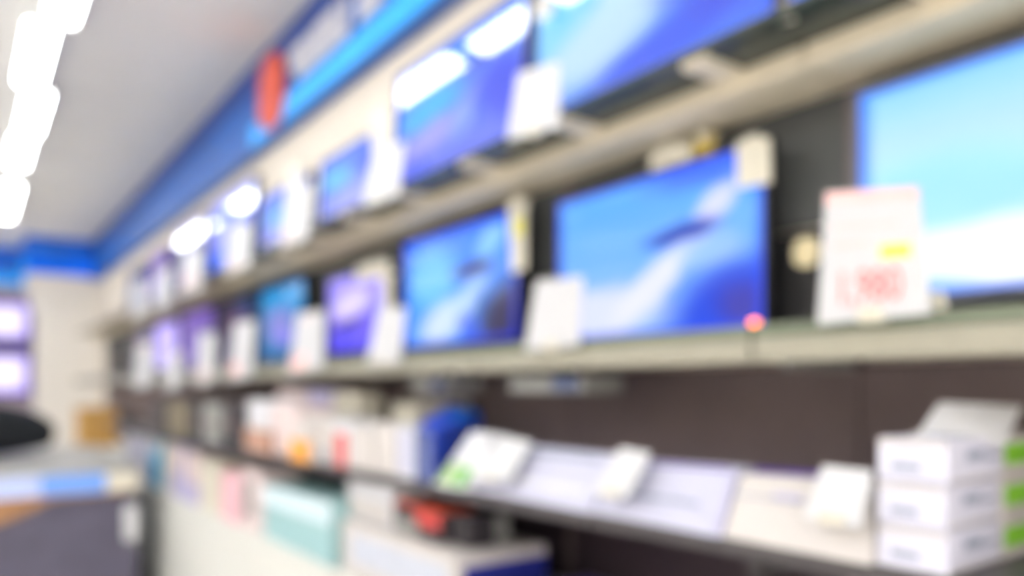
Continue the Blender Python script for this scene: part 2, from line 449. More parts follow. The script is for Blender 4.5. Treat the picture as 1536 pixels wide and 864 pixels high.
S_T1 = screen_mat('picture_pale_cyan_sky', (136, 200, 246), (240, 246, 255), (
    (.20, .44, .40, .26, 0, (152, 216, 242), .9), (.35, .15, .50, .16, 0, (246, 250, 255), .9), (.12, .0, .20, .12, 0, (150, 200, 255), .9), (.95, .5, .3, .6, 0, (235, 248, 255), .8)), edge=((10, 110, 255), .452), strength=1.05)
S_T4 = screen_mat('picture_violet_haze', (170, 150, 250), (86, 74, 235), (
    (.38, .62, .36, .20, 12, (222, 206, 255), .95), (.36, .36, .34, .07, 10, (50, 40, 110), .9), (.5, .12, .4, .15, 0, (100, 90, 250), .7)), edge=((60, 50, 200), .44))
S_T5 = screen_mat('picture_teal_and_mauve', (0, 140, 205), (40, 110, 165), (
    (.45, .5, .36, .24, 0, (130, 130, 205), .9), (.55, .3, .3, .12, 0, (140, 130, 235), .8)), edge=((20, 60, 130), .44))
S_T6 = screen_mat('picture_dark_maroon', (40, 34, 60), (48, 40, 90), ((.6, .62, .3, .2, 0, (92, 36, 84), .9), (.8, .8, .2, .2, 0, (30, 70, 130), .7)))
S_T7 = screen_mat('picture_deep_purple', (120, 90, 180), (96, 80, 160), ((.6, .55, .25, .25, 0, (70, 50, 140), .9), (.3, .4, .2, .4, 0, (150, 130, 210), .7)))
S_T8 = screen_mat('picture_lavender_glow', (170, 150, 240), (190, 176, 240), ((.5, .45, .42, .42, 0, (196, 184, 255), 1),), strength=1.05)
S_U1 = screen_mat('upper_picture_wave_on_azure', (96, 190, 248), (50, 110, 250), (
    (.15, .62, .26, .34, 0, (130, 212, 255), .95), (.34, .36, .44, .22, 34, (188, 222, 248), .95), (.50, .74, .36, .10, 60, (190, 226, 255), .9),
    (.66, .16, .36, .12, 22, (30, 80, 240), .9), (.90, .45, .30, .36, 45, (44, 66, 225), .95), (.82, .50, .10, .10, 0, (24, 110, 250), .8)), edge=((30, 80, 240), .465), strength=.88)
S_U2 = screen_mat('upper_picture_azure_mauve_wave', (40, 130, 250), (90, 110, 245), (
    (.30, .56, .30, .16, 10, (40, 170, 250), .95), (.30, .30, .30, .14, 20, (150, 150, 250), .95), (.62, .40, .26, .10, 62, (130, 160, 250), .8), (.70, .72, .16, .05, 15, (40, 50, 160), .9),
    (.90, .40, .22, .34, 40, (38, 62, 220), .9)), edge=((40, 80, 235), .46))
S_U3 = screen_mat('upper_picture_cyan_glow', (30, 110, 240), (150, 160, 240), (
    (.30, .62, .30, .18, 0, (80, 190, 255), .95), (.60, .15, .5, .18, 0, (150, 158, 240), .9), (.85, .72, .2, .3, 0, (20, 80, 225), .9)), edge=((60, 110, 225), .45))
S_U4 = screen_mat('upper_picture_bright_blue', (30, 110, 255), (160, 165, 240), ((.35, .5, .3, .2, 0, (70, 170, 255), .9), (.75, .9, .2, .3, 0, (20, 70, 250), .8)), edge=((90, 120, 230), .46))
S_U5 = screen_mat('upper_picture_ultramarine', (110, 130, 245), (30, 100, 250), ((.3, .45, .5, .2, 0, (120, 130, 240), .8),))
S_U6 = screen_mat('upper_picture_navy', (120, 120, 200), (50, 50, 130), ((.3, .5, .3, .3, 0, (36, 36, 110), .9),))

def tv(label, y0, y1, X, zb, zt, smat, shelf_z, tilt=0, group=None, bez=.012, frame=None, led=False, chin=.016):
    """wall-side television: y0 nearer edge, y1 farther edge of the lit picture"""
    frame = frame or M_bezel
    t = math.tan(math.radians(tilt))
    def pt(dx, y, z): return Vector((X + dx + (z - zb) * t, y, EYE + z))
    ym = (y0 + y1) / 2
    e = empty('television', (X + .03, ym, EYE + shelf_z), label, 'television', group)
    # screen
    q = [pt(0, y1, zt), pt(0, y0, zt), pt(0, y0, zb), pt(0, y1, zb)]
    org = sum(q, Vector()) / 4
    me = bpy.data.meshes.new('screen'); me.from_pydata([v - org for v in q], [], [(0, 3, 2, 1)])
    uvl = me.uv_layers.new(name='UVMap')
    for li, uvv in zip(me.polygons[0].loop_indices, ((0, 1), (0, 0), (1, 0), (1, 1))): uvl.data[li].uv = uvv
    link('screen', me, org, smat, e)
    # bezel frame around it
    o = [(y1 + bez, zt + bez), (y0 - bez, zt + bez), (y0 - bez, zb - chin), (y1 + bez, zb - chin)]
    i = [(y1, zt), (y0, zt), (y0, zb), (y1, zb)]
    vs = [pt(-.006, a, b) for a, b in o] + [pt(-.006, a, b) for a, b in i] + [pt(.03, a, b) for a, b in o] + [pt(.001, a, b) for a, b in i]
    fs = []
    for k in range(4):
        n = (k + 1) % 4
        fs += [(k, n, 4 + n, 4 + k), (k, n, 8 + n, 8 + k), (4 + k, 4 + n, 12 + n, 12 + k)]
    fs.append((8, 9, 10, 11))
    mesh('bezel', vs, fs, frame, e)
    # back housing
    hy, h = (y1 - y0) * .36, zt - zb
    qa = [pt(.03, ym + hy * 1.15, zt - h * .15), pt(.03, ym - hy * 1.15, zt - h * .15), pt(.03, ym - hy * 1.15, zb + .01), pt(.03, ym + hy * 1.15, zb + .01)]
    qb = [pt(.06, ym + hy, zt - h * .25), pt(.06, ym - hy, zt - h * .25), pt(.06, ym - hy, zb + .03), pt(.06, ym + hy, zb + .03)]
    hexa('back_housing', qa, qb, M_bezel, e)
    # two splayed feet
    for s in (-1, 1):
        yf = ym + s * (y1 - y0) * .34
        q = [Vector((X - .0, yf - .012, EYE + zb - chin + .004)), Vector((X - .0, yf + .012, EYE + zb - chin + .004)), Vector((X - .03, yf + .012, EYE + shelf_z)), Vector((X - .03, yf - .012, EYE + shelf_z))]
        q2 = [Vector((X + .03, yf - .012, EYE + zb - chin + .004)), Vector((X + .03, yf + .012, EYE + zb - chin + .004)), Vector((X + .07, yf + .012, EYE + shelf_z)), Vector((X + .07, yf - .012, EYE + shelf_z))]
        hexa('foot', q, q2, frame, e)
    if led:
        box('standby_light', X - .012, X - .006, y0 + .012, y0 + .028, EYE + zb - .003, EYE + zb + .011, M_led, e)['label'] = 'small glowing orange standby light'
    return e

XT = 1.40
def ty(x, X=XT): return P(x, 500, X=X).y
GL, GU = 'televisions on the lower shelf', 'televisions on the upper shelf'
LOW = [(1290, None, .166, .562, S_T1, 'large television on the lower shelf showing a pale cyan sky, rightmost in the photo', M_bezel2),
       (838, 1147, .136, .531, S_T2, 'television on the lower shelf showing a white wave, with an orange standby light', M_bezel),
       (607, 778, .155, .557, S_T3, 'flat television on the lower shelf showing a blue picture with a dark lower right corner', M_bezel),
       (493, 580, .160, .500, S_T4, 'smaller flat television on the lower shelf showing a violet hazy picture', M_bezel),
       (391, 457, .148, .555, S_T5, 'flat television on the lower shelf showing a teal and mauve picture', M_bezel),
       (331, 378, .148, .555, S_T6, 'flat television on the lower shelf with a nearly black maroon picture', M_bezel),
       (275, 321, .148, .555, S_T7, 'flat television on the lower shelf showing a deep purple picture', M_bezel),
       (233, 268, .17, .54, S_T8, 'distant television on the lower shelf glowing plain lavender', M_bezel),
       (200, 226, .148, .54, S_T6, 'distant dark television at the far left end of the lower shelf', M_bezel)]
for i, (xa, xc, zb, zt, sm, lab, fr) in enumerate(LOW):
    y1 = ty(xa); y0 = ty(xc) if xc else y1 - .71
    tv(lab, y0, y1, XT, zb, zt, sm, .110, 0, GL, frame=fr, led=(i == 1), bez=.010)
XU = 1.205; TILT = 3.4
UPP = [(1182, None, .68, 1.07, S_U1, 'flat television on the upper shelf cut off by the top right of the photo'),
       (797, 1162, .68, 1.07, S_U1, 'large flat television on the upper shelf showing a white wave on azure'),
       (590, 782, .68, 1.07, S_U2, 'flat television on the upper shelf with two bright lamp reflections across its top'),
       (478, 562, .68, .93, S_U3, 'smaller television on the upper shelf with a cyan glow, left of the tall lamp reflections'),
       (391, 458, .69, .93, S_U4, 'smaller television on the upper shelf showing bright blue, fourth from the right'),
       (312, 377, .68, 1.09, S_U5, 'television on the upper shelf showing ultramarine with a washed-out top'),
       (259, 302, .68, 1.09, S_U6, 'distant dark navy television on the upper shelf'),
       (222, 250, .68, 1.04, S_T7, 'distant purplish television on the upper shelf near the far end'),
       (191, 214, .68, 1.02, S_T6, 'distant dark television at the far end of the upper shelf')]
for i, (xa, xc, zb, zt, sm, lab) in enumerate(UPP):
    y1 = ty(xa, XU); y0 = ty(xc, XU) if xc else y1 - .72
    tv(lab, y0, y1, XU, zb, zt, sm, .667, TILT, GU, bez=.009, chin=.012)

# two purple-white screens on the far wall
S_F = screen_mat('picture_white_violet', (214, 200, 255), (206, 190, 255), ((.5, .5, .42, .36, 0, (248, 238, 255), 1),), edge=((110, 70, 235), .40), strength=1.1)
for (ya, yc, lab) in ((456, 510, 'upper of two purple-white glowing televisions on the far wall'), (532, 590, 'lower of two purple-white glowing televisions on the far wall')):
    a, b = P(-30, ya, Y=YF - .1), P(43, yc, Y=YF - .1)
    zt = P(40, ya, Y=YF - .1).z; zb = P(40, yc, Y=YF - .1).z
    e = empty('television', ((a.x + b.x) / 2, YF, zb), lab, 'television', 'televisions on the far wall')
    q = [Vector((a.x, YF - .1, zt)), Vector((b.x, YF - .1, zt)), Vector((b.x, YF - .1, zb)), Vector((a.x, YF - .1, zb))]
    org = sum(q, Vector()) / 4
    me = bpy.data.meshes.new('screen'); me.from_pydata([v - org for v in q], [], [(0, 3, 2, 1)])
    uvl = me.uv_layers.new(name='UVMap')
    for li, uvv in zip(me.polygons[0].loop_indices, ((0, 1), (0, 0), (1, 0), (1, 1))): uvl.data[li].uv = uvv
    link('screen', me, org, S_F, e)
    box('bezel', a.x - .03, b.x + .03, YF - .095, YF - .04, zb - .03, zt + .03, M_bezel, e)
    box('wall_mount', (a.x + b.x) / 2 - .1, (a.x + b.x) / 2 + .1, YF - .04, YF, zb + .1, zt - .1, M_bezel, e)
fb = struct(box('trim_1', -4.5, P(52, 500, Y=YF).x, YF - .03, YF, EYE - .4, EYE + 1.35, mat('mauve_grey_panel', (176, 160, 172), .6)))
fl = empty('wall_shelf', (-1.5, YF - .3, EYE + .42), 'thin dark shelf between the two purple-white televisions on the far wall', 'shelf')
box('shelf_board', -3.5, P(48, 520, Y=YF).x, YF - .35, YF - .03, EYE + .53, EYE + .57, M_black, fl)
box('shelf_bracket', -.4, -.36, YF - .3, YF - .03, EYE + .43, EYE + .53, M_black, fl)

# ------------------------------------------------------------------ price cards
def card(label, c4, X, dx, group, prints=(), clip=True, m=None, th=.003, hold='bottom'):
    q = [P(*c4[0], X=X + dx), P(*c4[1], X=X + dx), P(*c4[2], X=X), P(*c4[3], X=X)]
    base = (q[2] + q[3]) / 2
    e = empty('price_card', base, label, 'price card', group)
    n = Vector((th, 0, 0))
    hexa('sheet', q, n, m or M_card, e)
    for (u0, u1, v0, v1, mm) in prints: patch('print', e, q, u0, u1, v0, v1, mm)
    if clip:
        b = q[3].lerp(q[2], .5); t = q[0].lerp(q[1], .5)
        if hold == 'bottom': box('clip', b.x - .004, X + .022, b.y - .018, b.y + .018, b.z - .004, b.z + .018, M_clear, e)
        else: box('clip', t.x - .004, t.x + .04, t.y - .014, t.y + .014, t.z - .014, t.z + .008, M_clear, e)
    return e, q
GC = 'price cards clipped to the lower television shelf'
XC = 1.125
big, bq = card('large price card with pink header, yellow patch and red digits on the lower television shelf', [(1238, 288), (1378, 279), (1396, 470), (1226, 487)], XC, .03, GC,
     prints=((.02, .98, .90, .985, M_pinkp), (.60, .88, .45, .55, M_yellow), (.12, .78, .70, .73, M_pinkp), (.12, .50, .56, .60, M_pinkp)), m=M_card2)
# red price digits on the big card
fc = bpy.data.curves.new('digits', 'FONT'); fc.body = '1,980'; fc.size = 1; fc.extrude = .01; fc.align_x = 'LEFT'
fo = bpy.data.objects.new('digits_src', fc); C.objects.link(fo)
dg = bpy.context.evaluated_depsgraph_get()
dm = bpy.data.meshes.new_from_object(fo.evaluated_get(dg))
bpy.data.objects.remove(fo)
w0 = max(v.co.x for v in dm.vertices); h0 = max(v.co.y for v in dm.vertices)
def bil(u, v): return bq[3].lerp(bq[2], u).lerp(bq[0].lerp(bq[1], u), v)
org = bil(.5, .22)
for v in dm.vertices:
    p = bil(.16 + .62 * v.co.x / w0, .14 + .24 * v.co.y / h0)
    v.co = p - org + Vector((-.0015 if v.co.z > 0 else -.0004, -.0008, 0))
dm.materials.clear(); link('printed_digits', dm, org, mat('faded_red_print', (236, 110, 106), .6), big)['label'] = 'red price digits'
# small white holder behind the right foot of the big card
hc = [P(1372, 440, X=1.16), P(1412, 436, X=1.16), P(1418, 474, X=1.16), P(1372, 480, X=1.16)]
h_ = hexa('tag_holder', hc, Vector((.012, 0, 0)), M_clear, None, .002); tag(h_, 'small pale plastic tag holder behind the right foot of the large price card', 'holder')
h_.location.z += 0
SOFT = ((.1, .9, .86, .96, M_rose),)
LC = [([(804, 422), (874, 414), (868, 518), (787, 526)], 'blank-looking white price card between the blue wave television and the dark-cornered one', ()),
      ([(568, 463), (608, 460), (600, 544), (550, 547)], 'white price card standing right of the violet television', ()),
      ([(446, 470), (486, 466), (484, 552), (432, 562)], 'white price card with a pink lower corner between the teal and violet televisions', ((.08, .5, .06, .3, M_pinkp), (.1, .6, .86, .96, M_rose))),
      ([(352, 484), (382, 480), (378, 566), (340, 572)], 'white price card with a pink patch left of the teal television', ((.1, .5, .1, .3, M_pinkp),)),
      ([(300, 500), (323, 498), (322, 572), (290, 578)], 'pinkish price card in front of the deep purple television', ((.1, .8, .1, .3, M_rose),)),
      ([(253, 528), (272, 526), (270, 582), (246, 586)], 'distant price card below the lavender television', SOFT),
      ([(206, 516), (228, 512), (228, 578), (200, 584)], 'most distant price card on the lower shelf', SOFT)]
for c4, lab, pr in LC: card(lab, c4, XC, .02, GC, pr, m=M_card2)
GUc = 'price cards clipped to the upper television shelf'
UC = [([(776, 110), (838, 92), (838, 190), (761, 210)], 'bright white price card overlapping the left edge of the azure wave television', ()),
      ([(562, 222), (606, 212), (597, 292), (543, 310)], 'bright white slanting price card right of the cyan glowing television', ()),
      ([(431, 285), (468, 274), (462, 356), (421, 372)], 'white price card in front of the bright blue television on the upper shelf', ((.1, .5, .08, .3, M_rose),)),
      ([(346, 340), (376, 332), (374, 398), (337, 411)], 'white price card in front of the ultramarine television', ((.1, .6, .08, .3, M_rose),)),
      ([(276, 380), (304, 373), (302, 432), (268, 443)], 'pale pink price card in front of the navy television', ((.1, .8, .1, .5, M_rose),)),
      ([(237, 405), (256, 400), (254, 456), (230, 465)], 'small distant price card on the upper shelf, second from the far end', SOFT),
      ([(203, 420), (220, 416), (218, 470), (198, 478)], 'small distant price card at the far end of the upper shelf', SOFT)]
for c4, lab, pr in UC: card(lab, c4, 1.145, .02, GUc, pr)
# paper tags clipped on television tops and sides, plus one stand-in reflection
TG = 'tags on the televisions'
def ttag(lab, c4, X, m, pr=()):
    return card(lab, c4, X, .0, TG, pr, clip=True, m=m, hold='top')
ttag('cream hanging tag on the top right corner of the blue wave television', [(1104, 212), (1154, 206), (1156, 274), (1106, 282)], XT - .02, M_clear)
ttag('low pale paper tag on top of the blue wave television', [(978, 225), (1036, 212), (1036, 243), (974, 262)], XT + .0, M_clear)
ttag('small olive-yellow sticker tag above the blue wave television', [(1040, 206), (1070, 200), (1070, 232), (1040, 238)], XT + .0, mat('olive_yellow_paper', (176, 150, 50), .6))
ttag('long cream strip tag down the right edge of the dark-cornered television', [(762, 302), (788, 297), (788, 404), (768, 410)], XT - .02, M_clear, ((.2, .8, .5, .75, M_yellow),))
ttag('pale tag on top of the violet television', [(536, 398), (584, 388), (584, 412), (532, 426)], XT - .015, M_clear)
ttag('narrow cream tag down the right edge of the violet television', [(572, 412), (588, 408), (588, 470), (574, 474)], XT - .02, M_clear)
ttag('cream tag hanging from the top right corner of the cyan glowing television', [(556, 165), (588, 156), (588, 228), (560, 236)], XU + .0, M_clear)
ttag('cream tag on the top right of the bright blue television on the upper shelf', [(430, 248), (452, 242), (452, 278), (430, 284)], XU + .0, M_clear)
ttag('pale sheet standing in for a lamp reflection at the top left of the azure wave television', [(800, 2), (828, -6), (828, 22), (800, 30)], XU - .01, M_card)  # sheet takes the place of the lamp's reflection in the screen
ttag('pale tag at the bottom corner of the cut-off upper television', [(1168, 14), (1192, 8), (1192, 30), (1168, 36)], 1.19, M_clear)
# round beige sensor knob on the dark panel
c = P(1209, 378, X=1.40)
e = empty('security_tag', (1.44, c.y, c.z - .03), 'round beige security tag on the black panel left of the large price card', 'tag')
disc_slab('tag_disc', 1.41, c.y, c.z, .028, .030, .012, mat('beige_tag', (212, 198, 158), .5), e)
box('cable', 1.41, XW - .02, c.y - .004, c.y + .004, c.z - .004, c.z + .004, M_bezel, e)

# devices under the lower television shelf
for (xa, xc, ya, yc, lab, mm) in ((764, 872, 562, 587, 'flat grey cable box mounted under the lower television shelf at mid picture', M_grey), (616, 668, 568, 590, 'smaller grey cable box under the lower television shelf, left of the other one', M_grey)):
    y1, y0 = P(xa, 570, X=1.2).y, P(xc, 570, X=1.2).y
    zb = EYE - .012
    e = empty('cable_box', (1.26, (y0 + y1) / 2, zb), lab, 'cable box', 'cable boxes under the shelf')
    box('casing', 1.2, 1.34, y0, y1, zb, EYE + .03, mm, e, .006)
    box('front_panel', 1.195, 1.2, y0 + .01, y0 + (y1 - y0) * .35, zb + .006, EYE + .026, mat('blue_grey_panel', (80, 92, 130), .4), e)
    box('mount', 1.25, 1.3, (y0 + y1) / 2 - .02, (y0 + y1) / 2 + .02, EYE + .03, EYE + .07, M_black, e)

# ------------------------------------------------------------------ cartons on the goods shelf
def carton(label, c4, X, dx, depth, m, group, prints=(), name='carton', lid=None, dirv=None, bev=.0025, snap=None):
    """front face from its four corners (TL,TR,BR,BL): bottom edge at X, top edge at X+dx; snap sets the base height"""
    def xx(v, base): return v(base) if callable(v) else v
    Xb = X
    q = [P(*c4[0], X=Xb + dx), P(*c4[1], X=Xb + dx), P(*c4[2], X=Xb), P(*c4[3], X=Xb)]
    if snap is not None:
        q[2].z = snap; q[3].z = snap
    ext = dirv if dirv else Vector((depth, 0, 0))
    if lid is not None:
        pass
    o = hexa(name, q, ext, m, None, bev)
    tag(o, label, 'box', group)
    for pr in prints:
        u0, u1, v0, v1, mm = pr[:5]
        patch('print', o, q, u0, u1, v0, v1, mm)
    # closing flap seam on the top
    t0, t1 = q[0] + ext * .45, q[1] + ext * .45
    e1 = ext * .06
    up = Vector((0, 0, .0012))
    hexa('tape_seam', [t0 + up, t1 + up, t1 + up * .1, t0 + up * .1], e1, m, o)
    return o, q
GS = 'cartons leaning on the goods shelf'
S0 = ZM + .0005
carton('flat lavender-white carton leaning beside the blank card, left of its two neighbours', [(768, 668), (922, 684), (884, 757), (706, 722)], 1.01, .09, .05, M_lav, GS,
       ((.1, .9, .86, .93, M_greyp), (.30, .9, .30, .38, M_white)), snap=S0)
carton('flat lavender-white carton with a purple right edge, middle of the leaning row', [(932, 690), (1108, 703), (1078, 799), (888, 759)], 1.02, .08, .05, M_lav, GS,
       ((.965, .99, .05, .95, M_lilac), (.1, .8, .38, .44, M_greyp), (.03, .95, .955, .99, M_purple)), snap=S0)
carton('warm white carton with a purple top edge, right of the leaning row', [(1112, 712), (1316, 728), (1304, 842), (1084, 800)], 1.03, .055, .05, M_warm, GS,
       ((.0, .55, .66, .69, M_greyp), (.30, .52, .70, .76, M_lilac)), snap=S0)
carton('dark purple carton behind the warm white carton', [(1104, 703), (1240, 714), (1236, 800), (1090, 790)], 1.16, .02, .05, M_purple, GS)
GP = 'price cards standing among the cartons'
def gcard(label, c4, X, dx, pr=(), m=None):
    q = [P(*c4[0], X=X + dx), P(*c4[1], X=X + dx), P(*c4[2], X=X), P(*c4[3], X=X)]
    e = empty('price_card', (q[2] + q[3]) / 2, label, 'price card', GP)
    hexa('sheet', q, Vector((.003, 0, 0)), m or M_card, e)
    for (u0, u1, v0, v1, mm) in pr: patch('print', e, q, u0, u1, v0, v1, mm)
    b = (q[2] + q[3]) / 2
    box('foot', b.x, b.x + .02, b.y - .02, b.y + .02, b.z - .001, b.z + .012, M_clear, e)
gcard('white price card leaning on the leftmost flat lavender-white carton', [(752, 655), (797, 662), (762, 722), (703, 718)], 1.0, .075)
gcard('white price card leaning between the two lavender-white cartons', [(930, 671), (976, 679), (941, 745), (887, 742)], 1.005, .07)
gcard('white price card leaning in front of the warm white carton', [(1234, 698), (1309, 706), (1288, 792), (1206, 776)], 1.01, .05, ((.3, .8, .08, .14, M_greyp),))

# stacks at the right, turned towards the aisle
def dbox(name, label, xa, xc, ya, yc, D0, D1, depth, m, group, dz=0, prints=(), shift=0):
    a, b = P(xa, 600, D=D0), P(xc, 600, D=D1)
    q = [Vector((a.x, a.y, ya)), Vector((b.x, b.y, ya)), Vector((b.x, b.y, yc)), Vector((a.x, a.y, yc))]
    d = (b - a); d.z = 0; n = Vector((-d.y, d.x, 0)).normalized()
    o = hexa(name, q, n * depth, m, None, .003)
    tag(o, label, 'box', group)
    for pr in prints: patch('print', o, q, *pr)
    return o, q
hgt = .0605
lab = ['bottom', 'middle', 'top']
def stackbox(label, x0, x1, y0, y1, z0, m, group, side, end):
    z1 = z0 + hgt - .002
    o = box('carton', x0, x1, y0, y1, z0, z1, m, None, .003); tag(o, label, 'box', group)
    qs = [Vector((x0, y1, z1)), Vector((x0, y0, z1)), Vector((x0, y0, z0)), Vector((x0, y1, z0))]
    qe = [Vector((x0, y0, z1)), Vector((x1, y0, z1)), Vector((x1, y0, z0)), Vector((x0, y0, z0))]
    qe[3] = Vector((x0, y0, z0))
    for pr in side: patch('print', o, qs, *pr)
    for pr in end: patch('print', o, qe, *pr)
for k in range(3):
    stackbox(lab[k] + ' box of the white stack with grey print at the right of the goods shelf', 1.05, 1.215, .468 + (0, .002, -.002)[k], .562, ZM + .001 + k * hgt, mat('bright_lavender_carton', (208, 207, 222), .5, noise=.02), 'white stacked cartons',
        ((.2, .62, .25, .42, M_greyp), (.02, .98, .82, .95, M_warm)), ((.30, .62, .50, .72, M_greyp), (.66, .92, .48, .58, M_greyp), (.03, .97, .04, .1, M_warm)))
for k in range(3):
    stackbox(lab[k] + ' box of the lime-green and white stack at the right edge of the photo', 1.222, 1.42, .466, .60, ZM + .001 + k * hgt, M_warm, 'green and white stacked cartons',
        (), ((.0, .95, .28, .80, M_lime),))
q = [P(1412, 603, D=1.13), P(1534, 608, D=1.15), P(1508, 668, D=1.06), P(1372, 660, D=1.05)]
e = empty('price_card', (q[2] + q[3]) / 2, 'large white card leaning back on top of the white carton stack', 'price card', GP)
hexa('sheet', q, Vector((.003, .004, 0)), M_card, e)
patch('print', e, q, .08, .6, .1, .14, M_greyp)

GT = 'cartons standing on the goods shelf'
# green-ended white carton
carton('white carton with a green lower half right of the blue carton', [(706, 648), (740, 655), (697, 724), (650, 712)], .99, .10, .06, M_white, GT, ((.05, .45, .05, .42, mat('pale_green_print', (160, 190, 120), .5)), (.55, .92, .05, .40, M_gr2)), snap=S0)
# blue carton lying diagonally
fa = [P(618, 642, X=1.0), P(648, 650, X=1.0), P(650, 712, X=1.0), P(618, 704, X=1.0)]
fa[2].z = S0; fa[3].z = S0
ba = [P(674, 606, X=1.30), P(722, 620, X=1.30), P(722, 660, X=1.30), P(680, 655, X=1.30)]
o = hexa('carton', fa, ba, M_royal, None, .003); tag(o, 'royal blue carton with a slate end face in the middle of the goods shelf', 'box', GT)
patch('print', o, fa, .0, 1, .0, 1, M_navy)
tq = [ba[0], ba[1], fa[1], fa[0]]
patch('print', o, tq, .3, 1, .55, 1, M_azure)
def trim4(c): return [c[0], (c[1][0] - 3, c[1][1]), (c[2][0] - 3, c[2][1]), c[3]]
UPR = [  # x left, right, top, X, depth, mat, label, prints
    ([(596, 636), (621, 642), (621, 705), (596, 699)], .99, .05, M_white, 'white upright carton touching the blue carton', ((.1, .9, .1, .9, M_lav),)),
    ([(563, 632), (596, 638), (596, 699), (563, 692)], .99, .05, M_warm, 'warm white upright carton, second left of the blue carton', ()),
    ([(527, 640), (562, 640), (562, 692), (527, 686)], .985, .14, M_warm, 'low warm white carton right of the red striped one', ()),
    ([(500, 632), (527, 634), (527, 686), (500, 680)], .98, .14, M_white, 'white upright carton with a red stripe', ((.15, .85, .0, .75, M_red),)),
    ([(448, 622), (499, 628), (499, 680), (448, 670)], .97, .14, M_warm, 'pale carton left of the red striped one', ((.3, .9, .05, .3, M_greyp),)),
    ([(434, 640), (468, 640), (468, 692), (434, 686)], .93, .04, M_warm, 'small white carton with an amber lower half at the front of the shelf', ((.0, 1, .0, .62, M_or),)),
    ([(408, 606), (448, 610), (448, 668), (408, 660)], .96, .14, M_rose, 'rose-white upright carton left of the amber one', ()),
    ([(372, 600), (407, 604), (407, 650), (372, 645)], .96, .14, M_white, 'whitish carton with a brown foot, leftmost of the pale group', ()),
    ([(366, 642), (407, 648), (407, 672), (366, 664)], .935, .02, M_tan, 'low brown packet in front of the leftmost whitish carton', ()),
]
for c4, X, dp, mm, lb, pr in UPR:
    base = S0; c4 = trim4(c4)
    carton(lb, c4, X, 0, dp, mm, GT, pr, snap=base)
# taller ones at the back of the shelf
BK = [([(588, 606), (628, 604), (628, 640), (588, 640)], 1.24, .1, M_clear, 'pale carton behind the white uprights, its top showing'),
      ([(636, 600), (672, 598), (672, 636), (636, 636)], 1.34, .1, M_white, 'white carton at the back, behind the blue carton'),
      ([(500, 588), (540, 590), (540, 632), (500, 632)], 1.2, .1, M_clear, 'tall greyish carton at the back of the goods shelf'),
      ([(462, 584), (498, 586), (498, 626), (462, 626)], 1.2, .1, M_lilac, 'tall lilac carton at the back of the goods shelf'),
      ([(416, 582), (460, 584), (460, 622), (416, 622)], 1.2, .1, M_rose, 'tall rose carton at the back of the goods shelf')]
for c4, X, dp, mm, lb in BK:
    c4 = trim4(c4)
    carton(lb, c4, X, 0, dp, mm, 'cartons at the back of the goods shelf', (), snap=S0)
GD = 'dark goods far along the goods shelf'
for c4, X, dp, mm, lb in [
    ([(334, 604), (362, 606), (362, 660), (334, 655)], .95, .1, M_bk, 'black carton left of the pale group on the goods shelf'),
    ([(304, 606), (331, 608), (331, 652), (304, 646)], .93, .1, M_grey, 'grey rounded package among black cartons far along the shelf'),
    ([(282, 602), (302, 604), (302, 645), (282, 642)], .93, .1, M_bk, 'black carton left of the grey package'),
    ([(252, 606), (279, 608), (279, 642), (252, 636)], .92, .1, M_olive, 'olive-brown carton far along the goods shelf'),
    ([(222, 604), (249, 606), (249, 634), (222, 630)], .92, .1, M_bk, 'most distant black carton on the goods shelf')]:
    c4 = trim4(c4)
    carton(lb, c4, X, 0, dp, mm, GD, ((.2, .8, .4, .6, M_panel),), snap=S0)

# ------------------------------------------------------------------ cartons on the base cabinets
GB = 'cartons on the base cabinets'
SB = ZB + .0005
BASE = [
    ([(396, 726), (499, 752), (499, 832), (396, 792)], .965, .20, M_teal, 'pale teal carton on the cream cabinet', ((.0, 1, .62, .98, mat('ice_blue_print', (206, 224, 230), .5)),)),
    ([(362, 700), (394, 708), (394, 786), (362, 772)], .955, .16, M_rose, 'rose-grey carton left of the teal one', ((.1, .6, .2, .8, M_grey),)),
    ([(332, 706), (360, 712), (360, 772), (332, 760)], .945, .16, M_pink, 'pink carton on the cream cabinet', ()),
    ([(302, 688), (330, 694), (330, 758), (302, 746)], .94, .16, M_clear, 'beige-grey carton left of the pink one', ()),
    ([(278, 676), (301, 680), (301, 744), (278, 734)], .935, .16, M_rose, 'pinkish carton with a lilac foot', ((.0, 1, .0, .4, M_lilac),)),
    ([(256, 664), (277, 668), (277, 733), (256, 724)], .93, .16, M_lilac, 'lilac carton far along the cream cabinet', ((.1, .9, .5, .95, M_rose),)),
    ([(244, 664), (255, 666), (255, 722), (244, 718)], .925, .16, M_clear, 'narrow beige carton beside the lilac one', ()),
    ([(226, 656), (243, 658), (243, 717), (226, 710)], .92, .16, M_cy, 'narrow cyan carton far along the cream cabinet', ((.1, .9, .75, 1, M_white),)),
    ([(190, 648), (225, 652), (225, 706), (190, 696)], .92, .2, M_lav, 'whitish carton at the far end of the cream cabinets', ()),
    ([(370, 690), (408, 698), (408, 726), (370, 716)], 1.16, .16, M_clear, 'beige carton behind the pink ones under the goods shelf', ()),
]
for c4, X, dp, mm, lb, pr in BASE:
    c4 = trim4(c4)
    carton(lb, c4, X, 0, dp, mm, GB, pr, snap=SB)
